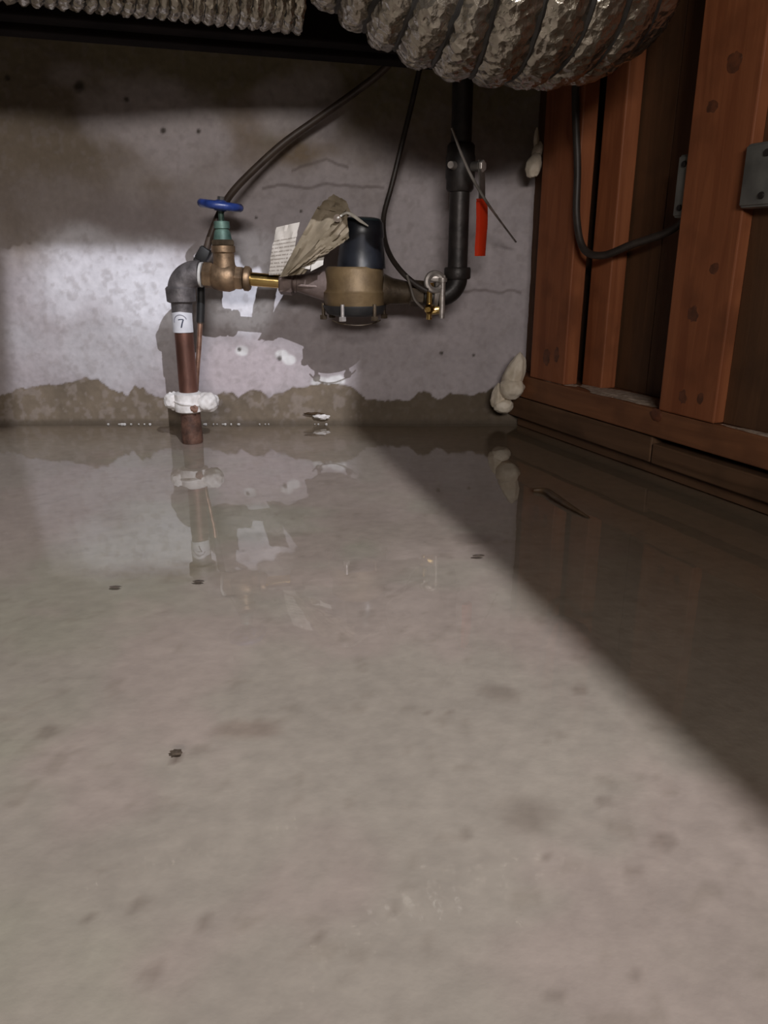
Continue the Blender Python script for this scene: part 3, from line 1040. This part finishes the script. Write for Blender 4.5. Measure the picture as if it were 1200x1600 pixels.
# brass nipple between valve and meter
nip = thing('pipe_nipple', 'short shiny brass nipple between the gate valve and the meter coupling', 'pipe', run(410) - Vector((0, 0, 0.012)))
MB().lathe([(0, 0.0105), (rt_(388, 440), 0.0105)], run(388), AX, 28).build('tube', M['brass'], nip)
MB().lathe([(0, 0.0165), (0.002, 0.019), (rt_(381, 389), 0.019), (rt_(381, 392), 0.0165)], run(381), AX, 28).build('flange', M['bronze'], nip)

# water meter
cx = 554
mc = run(cx)
mc.y = YP - 0.005
meter = thing('water_meter', 'round bronze water meter with a black register between two couplings', 'meter', (mc.x, mc.y, P(cx, 492, YP - 0.03).z))
z_of = lambda py: P(cx, py, YP - 0.05).z
zb0, zb1, zb2, zb3 = z_of(496), z_of(479), z_of(456), z_of(417)
MB().lathe([(0, 0.0475), (zb2 - zb1 - 0.002, 0.0505), (zb2 - zb1, 0.0488), (zb2 - zb1 + 0.003, 0.0475), (zb3 - zb1 - 0.004, 0.0455), (zb3 - zb1, 0.042)],
           (mc.x, mc.y, zb1), (0, 0, 1), 56).build('body', M['meter_bronze'], meter)
MB().lathe([(-0.001, 0.030), (0.003, 0.044), (zb1 - zb0 - 0.002, 0.0505), (zb1 - zb0, 0.0505)], (mc.x, mc.y, zb0), (0, 0, 1), 48).build('bottom_plate', M['black_rubber'], meter)
for a in (250, 185, 310, 20, 90, 140):
    p = Vector((mc.x + 0.050 * math.cos(math.radians(a)), mc.y + 0.050 * math.sin(math.radians(a)), zb0 - 0.003))
    m_ = MB().lathe([(0, 0.003), (zb1 - zb0 + 0.006, 0.003)], p, (0, 0, 1), 10)
    m_.hexnut(p, (0, 0, 1), -0.003, 0.004, 0.006)
    m_.build('bolt', M['dark_bronze'] if a != 250 else M['zinc'], meter)
MB().tube([Vector((mc.x + 0.046 * math.cos(a), mc.y + 0.046 * math.sin(a), zb0 - 0.006 - 0.006 * math.sin((a - 3.9) / 1.9 * math.pi))) for a in np.linspace(3.9, 5.8, 9)],
          0.0011, 8, 3).build('seal_wire', M['dark_bronze'], meter)
zr1 = P(565, 345, YP).z
rc = Vector((mc.x + 0.011, mc.y, zb3))
hr = zr1 - zb3
reg = MB().lathe([(-0.002, 0.0385), (0.006, 0.0375), (hr * 0.62, 0.0330), (hr * 0.66, 0.0345), (hr * 0.96, 0.0325), (hr, 0.030)], rc, (0.03, 0, 1), 44).build('register', M['black'], meter)
MB().lathe([(hr * 0.999, 0.0305), (hr + 0.003, 0.0285), (hr + 0.005, 0.02)], rc, (0.03, 0, 1), 36).build('register_lid', M['teal_black'], reg)
MB().box(rc + Vector((0.004, 0.031, hr + 0.003)), (0.018, 0.008, 0.007), None, 0.0015).build('lid_hinge', M['teal_black'], reg)
MB().lathe([(0, 0.0125), (0.008, 0.0135), (rt_(458, 500), 0.022), (rt_(458, 520), 0.027)], run(458), AX, 28).build('inlet_neck', M['dull_pink_bronze'], meter)
MB().box(run(492) + Vector((0, -0.018, -0.002)), (0.05, 0.006, 0.004), Matrix.Rotation(0.08, 3, 'Y'), 0.001).build('casting_rib', M['dull_pink_bronze'], meter)
cpl = MB().hexnut(run(437), AX, 0, rt_(437, 459), 0.0205, 0.25)
cpl.lathe([(0, 0.013), (rt_(455, 464), 0.0145), (rt_(455, 466), 0.012)], run(455), AX, 24)
cpl.build('coupling_nut', M['dull_pink_bronze'], meter)
MB().lathe([(0, 0.026), (rt_(598, 612), 0.0205), (rt_(598, 644), 0.0165)], run(598), AX, 28).build('outlet_neck', M['dark_bronze'], meter)
MB().hexnut(run(640), AX, 0, rt_(640, 664), 0.0205, 0.1).build('coupling_nut', M['dark_bronze'], meter)

# outlet pipe turning up the wall
xv = P(716, 380, YP).x
zo = run(700).z
outlet = thing('outlet_pipe', 'dark outlet pipe turning up beside the red lever', 'pipe', (xv, YP, zo - 0.02))
pts = [run(662)]
RB = 0.030
pts.append(Vector((xv - RB - 0.006, YP, zo)))
for k in range(0, 9):
    a = math.pi / 2 * k / 8
    pts.append(Vector((xv - RB + RB * math.sin(a), YP, zo + RB * (1 - math.cos(a)))))
pts.append(Vector((xv, YP, zo + RB + 0.006)))
MB().tube(pts, 0.0165, 24, 2).build('elbow', M['dark_pipe'], outlet)
MB().lathe([(0, 0.0195), (0.002, 0.021), (0.016, 0.021), (0.018, 0.0195)], (xv, YP, zo + RB - 0.004), (0, 0, 1), 24).build('collar', M['dark_pipe'], outlet)
zv = P(735, 262, YP).z
MB().lathe([(0, 0.0155), (zv - zo - RB - 0.0345, 0.0155)], (xv, YP, zo + RB), (0, 0, 1), 24).build('riser', M['dark_pipe'], outlet)
MB().lathe([(0, 0.0155), (0.99 - zv - 0.0345, 0.0155)], (xv, YP, zv + 0.0345), (0, 0, 1), 24).build('riser', M['dark_pipe'], outlet)

bv = thing('ball_valve', 'ball valve with a bright red lever hanging down on the dark pipe', 'valve', (xv, YP, zv - 0.03))
b_ = MB().lathe([(-0.034, 0.018), (-0.03, 0.021), (-0.018, 0.021), (-0.014, 0.0225), (0.014, 0.0225), (0.018, 0.021), (0.03, 0.021), (0.034, 0.018)], (xv, YP, zv), (0, 0, 1), 24)
b_.build('body', M['dark_pipe'], bv)
sd_ = Vector((0.80, -0.60, 0)).normalized()
stem_end = Vector((xv, YP, zv)) + sd_ * 0.036
MB().lathe([(0, 0.008), (0.036, 0.007)], (xv, YP, zv), sd_, 16).build('stem', M['steel'], bv)
MB().hexnut(stem_end, sd_, -0.003, 0.005, 0.0085).build('nut', M['zinc'], bv)
MB().lathe([(0, 0.006), (0.012, 0.005)], Vector((xv, YP, zv)) + Vector((-0.012, -0.019, 0.001)), (-0.5, -1, 0), 12).build('drain_screw', M['zinc'], bv)
hy = stem_end.y


def hp(px, py):
    return P(px, py, hy)


def strap(pts, width, th, mat, name, parent):
    """flat bar along pts, its broad side turned to the stem"""
    side = Vector((0, 0, 1)).cross(sd_).normalized()
    vs_, fs_ = [], []
    pp, _ = catmull([Vector(p) for p in pts], [1] * len(pts), 5)
    n = len(pp)
    wd = width if isinstance(width, list) else [width] * n
    for i, p in enumerate(pp):
        w_ = wd[min(int(i * len(wd) / n), len(wd) - 1)]
        for (a, c) in ((-0.5, -0.35), (-0.35, -0.5), (0.35, -0.5), (0.5, -0.35), (0.5, 0.35), (0.35, 0.5), (-0.35, 0.5), (-0.5, 0.35)):
            vs_.append(p + side * w_ * a + sd_ * th * c)
    for i in range(n - 1):
        for k in range(8):
            k2 = (k + 1) % 8
            fs_.append((i * 8 + k, i * 8 + k2, (i + 1) * 8 + k2, (i + 1) * 8 + k))
    fs_.append(tuple(range(8)))
    fs_.append(tuple(range((n - 1) * 8, n * 8)))
    return MB().add(vs_, fs_).build(name, mat, parent)


strap([stem_end + Vector((0, 0, 0.008)), stem_end, stem_end + Vector((0.002, 0, -0.02)), hp(753, 305), hp(754, 335)], 0.016, 0.003, M['steel'], 'lever', bv)
strap([hp(752, 311), hp(753, 322), hp(753, 350), hp(751, 380), hp(750, 400)], [0.019, 0.023, 0.024, 0.024, 0.023, 0.023, 0.022], 0.009, M['red'], 'grip', bv)

# earthing clamp at the outlet coupling
gc = run(682)
clamp = thing('earth_clamp', 'zinc and brass earth clamp round the pipe right of the meter', 'clamp', gc - Vector((0, 0, 0.03)))
cl = MB().torus(gc + Vector((0, 0, 0.004)), AX, 0.0215, 0.0045, 28, 8)
cl.box(gc + Vector((-0.002, -0.012, 0.027)), (0.030, 0.026, 0.013), Matrix.Rotation(0.1, 3, 'Y'), 0.004)
cl.build('upper_jaw', M['zinc'], clamp)
MB().torus(gc + Vector((-0.004, -0.024, 0.021)), (0.2, -1, 0.1), 0.0125, 0.0052, 24, 8).build('ring', M['zinc'], clamp)
MB().box(gc + Vector((-0.002, -0.010, -0.022)), (0.030, 0.026, 0.013), Matrix.Rotation(-0.15, 3, 'Y'), 0.004).build('lower_jaw', M['brass'], clamp)
MB().lathe([(0, 0.0045), (0.055, 0.0045), (0.055, 0.007), (0.061, 0.007)], gc + Vector((0.008, -0.024, -0.034)), (0, 0, 1), 12).build('screw', M['zinc'], clamp)
MB().lathe([(0, 0.0045), (0.05, 0.0045), (0.05, 0.007), (0.056, 0.007)], gc + Vector((-0.012, -0.022, -0.036)), (0, 0, 1), 12).build('screw', M['brass'], clamp)
MB().lathe([(0, 0.007), (0.012, 0.0075), (0.016, 0.004)], gc + Vector((-0.010, -0.026, -0.018)), (-0.3, -1, -0.1), 12).build('terminal', M['brass'], clamp)

# ------------------------------------------------------------------ cables
ca = [P(640, 60, -0.05), P(600, 108, -0.045), P(556, 143, -0.04), P(500, 183, -0.04), P(445, 222, -0.045), P(400, 262, -0.055), P(365, 298, -0.07), P(347, 326, -0.082),
      P(333, 358, -0.088), P(322, 392, -0.088), P(315, 432, -0.09), P(314, 470, -0.09), P(313, 505, -0.09)]
cable1 = thing('cable', 'brown cable curving down from the beam behind the blue handwheel', 'cable', ca[-1])
MB().tube(ca, 0.0058, 12, 6).build('sheath', M['cable'], cable1)
MB().tube([P(313, 500, -0.09), P(311, 540, -0.091), P(308, 580, -0.092), P(306, 618, -0.092)], 0.0042, 10, 5).build('bare_wire', M['copper_wire'], cable1)
MB().box(P(318, 398, -0.090), (0.020, 0.018, 0.024), Matrix.Rotation(0.6, 3, 'Y'), 0.004).box(P(311, 408, -0.090), (0.016, 0.014, 0.012), None, 0.003).build('cable_clip', M['black_rubber'], cable1)
MB().tube([P(314, 440, -0.090), P(314, 470, -0.0905), P(313, 503, -0.0905)], 0.0066, 12, 4).build('tape_wrap', M['black_rubber'], cable1)

cb = [P(664, 70, -0.06), P(645, 155, -0.06), P(628, 225, -0.06), P(612, 290, -0.06), P(600, 335, -0.07), P(600, 368, -0.09), P(609, 398, -0.12), P(627, 424, -0.15), P(648, 443, -0.16), P(668, 455, -0.165)]
tag(MB().tube(cb, 0.0042, 10, 6).build('cable', M['cable_dark']), 'thin dark cable looping past the black register to the earth clamp', 'cable')
tag(MB().tube([P(636, 430, -0.16), P(641, 446, -0.165), P(648, 468, -0.17), P(661, 482, -0.165)], 0.0018, 8, 5).build('wire', M['wire_grey']),
    'short pale wire dangling below the meter outlet to the clamp', 'wire')
tag(MB().tube([P(706, 200, -0.19), P(722, 243, -0.19), P(738, 278, -0.185), P(760, 315, -0.19), P(785, 350, -0.13), P(806, 378, -0.06)], [0.0016, 0.002, 0.0023, 0.002, 0.0015, 0.0015], 8, 6).build('wire', M['wire_grey']),
    'thin grey wire slanting across in front of the red lever', 'wire')

# cable looping across the partition into the steel box
cc_ = [S(0.115, 0.80, 0.0065), S(0.118, 0.66, 0.0065), S(0.125, 0.52, 0.0065), S(0.140, 0.42, 0.004), S(0.150, 0.35, 0.006), S(0.170, 0.305, 0.004), S(0.205, 0.295, -0.005), S(0.25, 0.31, -0.02), S(0.30, 0.325, -0.035),
       S(0.337, 0.345, -0.036)]
tag(MB().tube(cc_, 0.0055, 10, 7).build('cable', M['cable_dark']), 'dark cable drooping across the timber partition into a steel box', 'cable')
for (t0, t1, h0, h1, o0, o1, lab) in [(0.338, 0.3625, 0.340, 0.415, -0.064, -0.008, 'small galvanised steel box behind the left edge of the wide stud'),
                                      (0.4625, 0.525, 0.345, 0.412, -0.0125, 0.010, 'small galvanised steel box on the right side of the wide stud')]:
    bx = thing('junction_box', lab, 'box', S((t0 + t1) / 2, h0, (o0 + o1) / 2))
    c = S((t0 + t1) / 2, (h0 + h1) / 2, (o0 + o1) / 2)
    MB().box(c, (t1 - t0, abs(o1 - o0), h1 - h0), R_st, 0.003).build('case', M['box_steel'], bx)
    MB().box(S((t0 + t1) / 2, (h0 + h1) / 2, max(o0, o1) + 0.001), (t1 - t0 - 0.003, 0.002, h1 - h0 - 0.006), R_st, 0.0008).build('cover', M['box_steel'], bx)
    for hh in (h0 + 0.012, h1 - 0.012):
        MB().lathe([(0, 0.004), (0.002, 0.0035)], S((t0 + t1) / 2, hh, max(o0, o1) + 0.002), SN, 12).build('screw', M['dark_pipe'], bx)

# ------------------------------------------------------------------ paper tags tied to the meter
YT = -0.185
kt = thing('paper_tag', 'crumpled kraft paper tag tied to the black register', 'tag', P(470, 430, YT))
MB().patch([P(436, 433, YT), P(475, 428, YT + 0.005), P(549, 332, YT), P(497, 322, YT + 0.012)], 12, 22, 0.007, 3, 0.0008, 0.01).build('back_leaf', M['kraft'], kt)
MB().patch([P(447, 431, YT - 0.012), P(505, 399, YT - 0.006), P(546, 372, YT - 0.004), P(541, 327, YT - 0.012)], 12, 20, 0.007, 8, 0.0008, 0.004).build('front_leaf', M['kraft'], kt)
MB().lathe([(0, 0.0055), (0.0012, 0.0055)], P(527, 341, YT - 0.022), (0.1, -1, 0), 16).build('eyelet', M['twig'], kt)
MB().patch([P(495, 325, YT + 0.009), P(549, 335, YT - 0.003), P(541, 314, YT + 0.004), P(521, 303, YT + 0.010)], 8, 8, 0.004, 5).build('dog_ear', M['kraft'], kt)
wt = MB().patch([P(420, 430, YT + 0.03), P(456, 428, YT + 0.025), P(468, 347, YT + 0.02), P(432, 355, YT + 0.028)], 10, 16, 0.003, 6, 0.0006, 0.006)
wt_o = wt.build('paper_tag', M['print'])
tag(wt_o, 'white printed card tag hanging left of the kraft tag', 'tag')
at_ = wt_o.data.attributes.new('uvw', 'FLOAT_VECTOR', 'POINT')
uv = []
for rep in range(2):
    for i in range(11):
        for j in range(17):
            uv += [i / 10, j / 16, 0]
at_.data.foreach_set('vector', uv)
tag(MB().patch([P(485, 424, YT), P(505, 414, YT), P(507, 398, YT + 0.004), P(488, 408, YT + 0.004)], 5, 5, 0.002, 9).build('paper_scrap', M['paper']),
    'square white paper scrap below the kraft tag over the meter inlet', 'paper')
tag(MB().patch([P(470, 418, YT), P(484, 421, YT), P(486, 411, YT + 0.003), P(480, 412, YT + 0.003)], 5, 5, 0.001, 12).build('paper_scrap', M['paper']),
    'tiny white paper corner peeking out left of the square scrap', 'paper')
tag(MB().tube([P(527, 341, YT - 0.024), P(541, 333, YT - 0.012), P(552, 337, YT - 0.006), P(563, 345, YT), P(575, 353, YT + 0.006)], [0.0014, 0.0018, 0.0026, 0.0024, 0.001], 8, 5).build('string', M['string']),
    'white string tying the kraft tag to the black register', 'string')

# ------------------------------------------------------------------ spray foam in the corner
def lobes(name, label, parts):
    first = parts[0]
    th = thing(name, label, 'foam', Vector(first[0]) - Vector((0, 0, first[1][2])))
    for c, s, rot, sd, tp in parts:
        MB().blob(c, s, rot, 0.16, 1.7, sd, 4, tp).build('lobe', M['foam'], th)


lobes('spray_foam', 'taller cream lobe of spray foam in the corner against the timber sill',
      [(P(803, 588, -0.055), (0.018, 0.018, 0.040), Matrix.Rotation(0.28, 3, 'Y'), 3, 0.15), (P(800, 606, -0.062), (0.021, 0.018, 0.020), None, 4, 0.0)])
lobes('spray_foam', 'lower cream lobe of spray foam just above the water in the corner',
      [(P(779, 618, -0.05), (0.012, 0.013, 0.024), Matrix.Rotation(0.15, 3, 'Y'), 6, 0.2), (P(786, 634, -0.054), (0.018, 0.015, 0.013), None, 7, 0.0)])
lobes('spray_foam', 'small cream blob of spray foam high up beside the corner stud',
      [(P(834, 258, -0.06), (0.012, 0.011, 0.019), Matrix.Rotation(0.25, 3, 'Y'), 9, 0.1), (P(840, 236, -0.055), (0.008, 0.008, 0.014), Matrix.Rotation(0.3, 3, 'Y'), 10, 0.0),
       (P(838, 217, -0.055), (0.004, 0.004, 0.016), None, 11, 0.0)])

# ------------------------------------------------------------------ bits lying in the water
tw = [G(834, 766, 0.002), G(852, 767, 0.003), G(868, 777, 0.003), G(890, 791, 0.003), G(921, 809, 0.001)]
tag(MB().tube(tw, [0.0025, 0.0042, 0.0045, 0.0032, 0.001], 8, 6).build('twig', M['twig']), 'thin dark twig lying in the water near the timber sill', 'twig')


def clump(px, py, s, seed, label, mat='debris', z=-0.0003):
    g = G(px, py, z)
    tag(MB().blob(g, s, None, 0.5, 2.4, seed, 3).build('debris', M[mat]), label, 'debris')


clump(275, 1175, (0.0035, 0.003, 0.0003), 1, 'small brown crumb of dirt on the open floor at the left')
clump(748, 868, (0.006, 0.003, 0.0003), 2, 'dark fleck of dirt at the edge of the floor shadow')
clump(310, 908, (0.005, 0.0025, 0.0003), 3, 'dark fleck of dirt below the reflection of the riser')
clump(180, 917, (0.005, 0.0025, 0.0003), 4, 'dark fleck of dirt left of the reflected riser')
g = P(502, 651, -0.006)
tag(MB().blob(g, (0.015, 0.004, 0.0045), Matrix.Rotation(0.05, 3, 'Y'), 0.5, 2.4, 5, 3).build('mortar_chip', M['white_crust']), 'pale mortar chip at the foot of the wall below the meter', 'chip')
g = P(490, 646, -0.006)
tag(MB().blob(g, (0.018, 0.004, 0.002), None, 0.4, 2.4, 6, 3).build('debris', M['twig']), 'dark sliver just above the mortar chip at the wall', 'debris')
# pale beads standing in for glints of light along the waterline
fr_ = MB()
for k in range(30):
    px = random.choice([random.uniform(165, 262), random.uniform(312, 425), random.uniform(312, 540)])
    r = random.uniform(0.0007, 0.0022)
    g = G(px, 662, 0.0)
    fr_.blob((g.x, -0.004 - r, 0.0006), (r * random.uniform(1, 2), r, r), None, 0.1, 2, k, 2)
m = mottled('pale_glint_beads', (0.5, 0.48, 0.45), (0.7, 0.68, 0.66), 80, 0.08, 0.0, coat=1.0)
tag(fr_.build('waterline_glints', m), 'tiny pale beads in place of water glints along the waterline of the concrete wall', 'waterline_glints', kind='stuff')
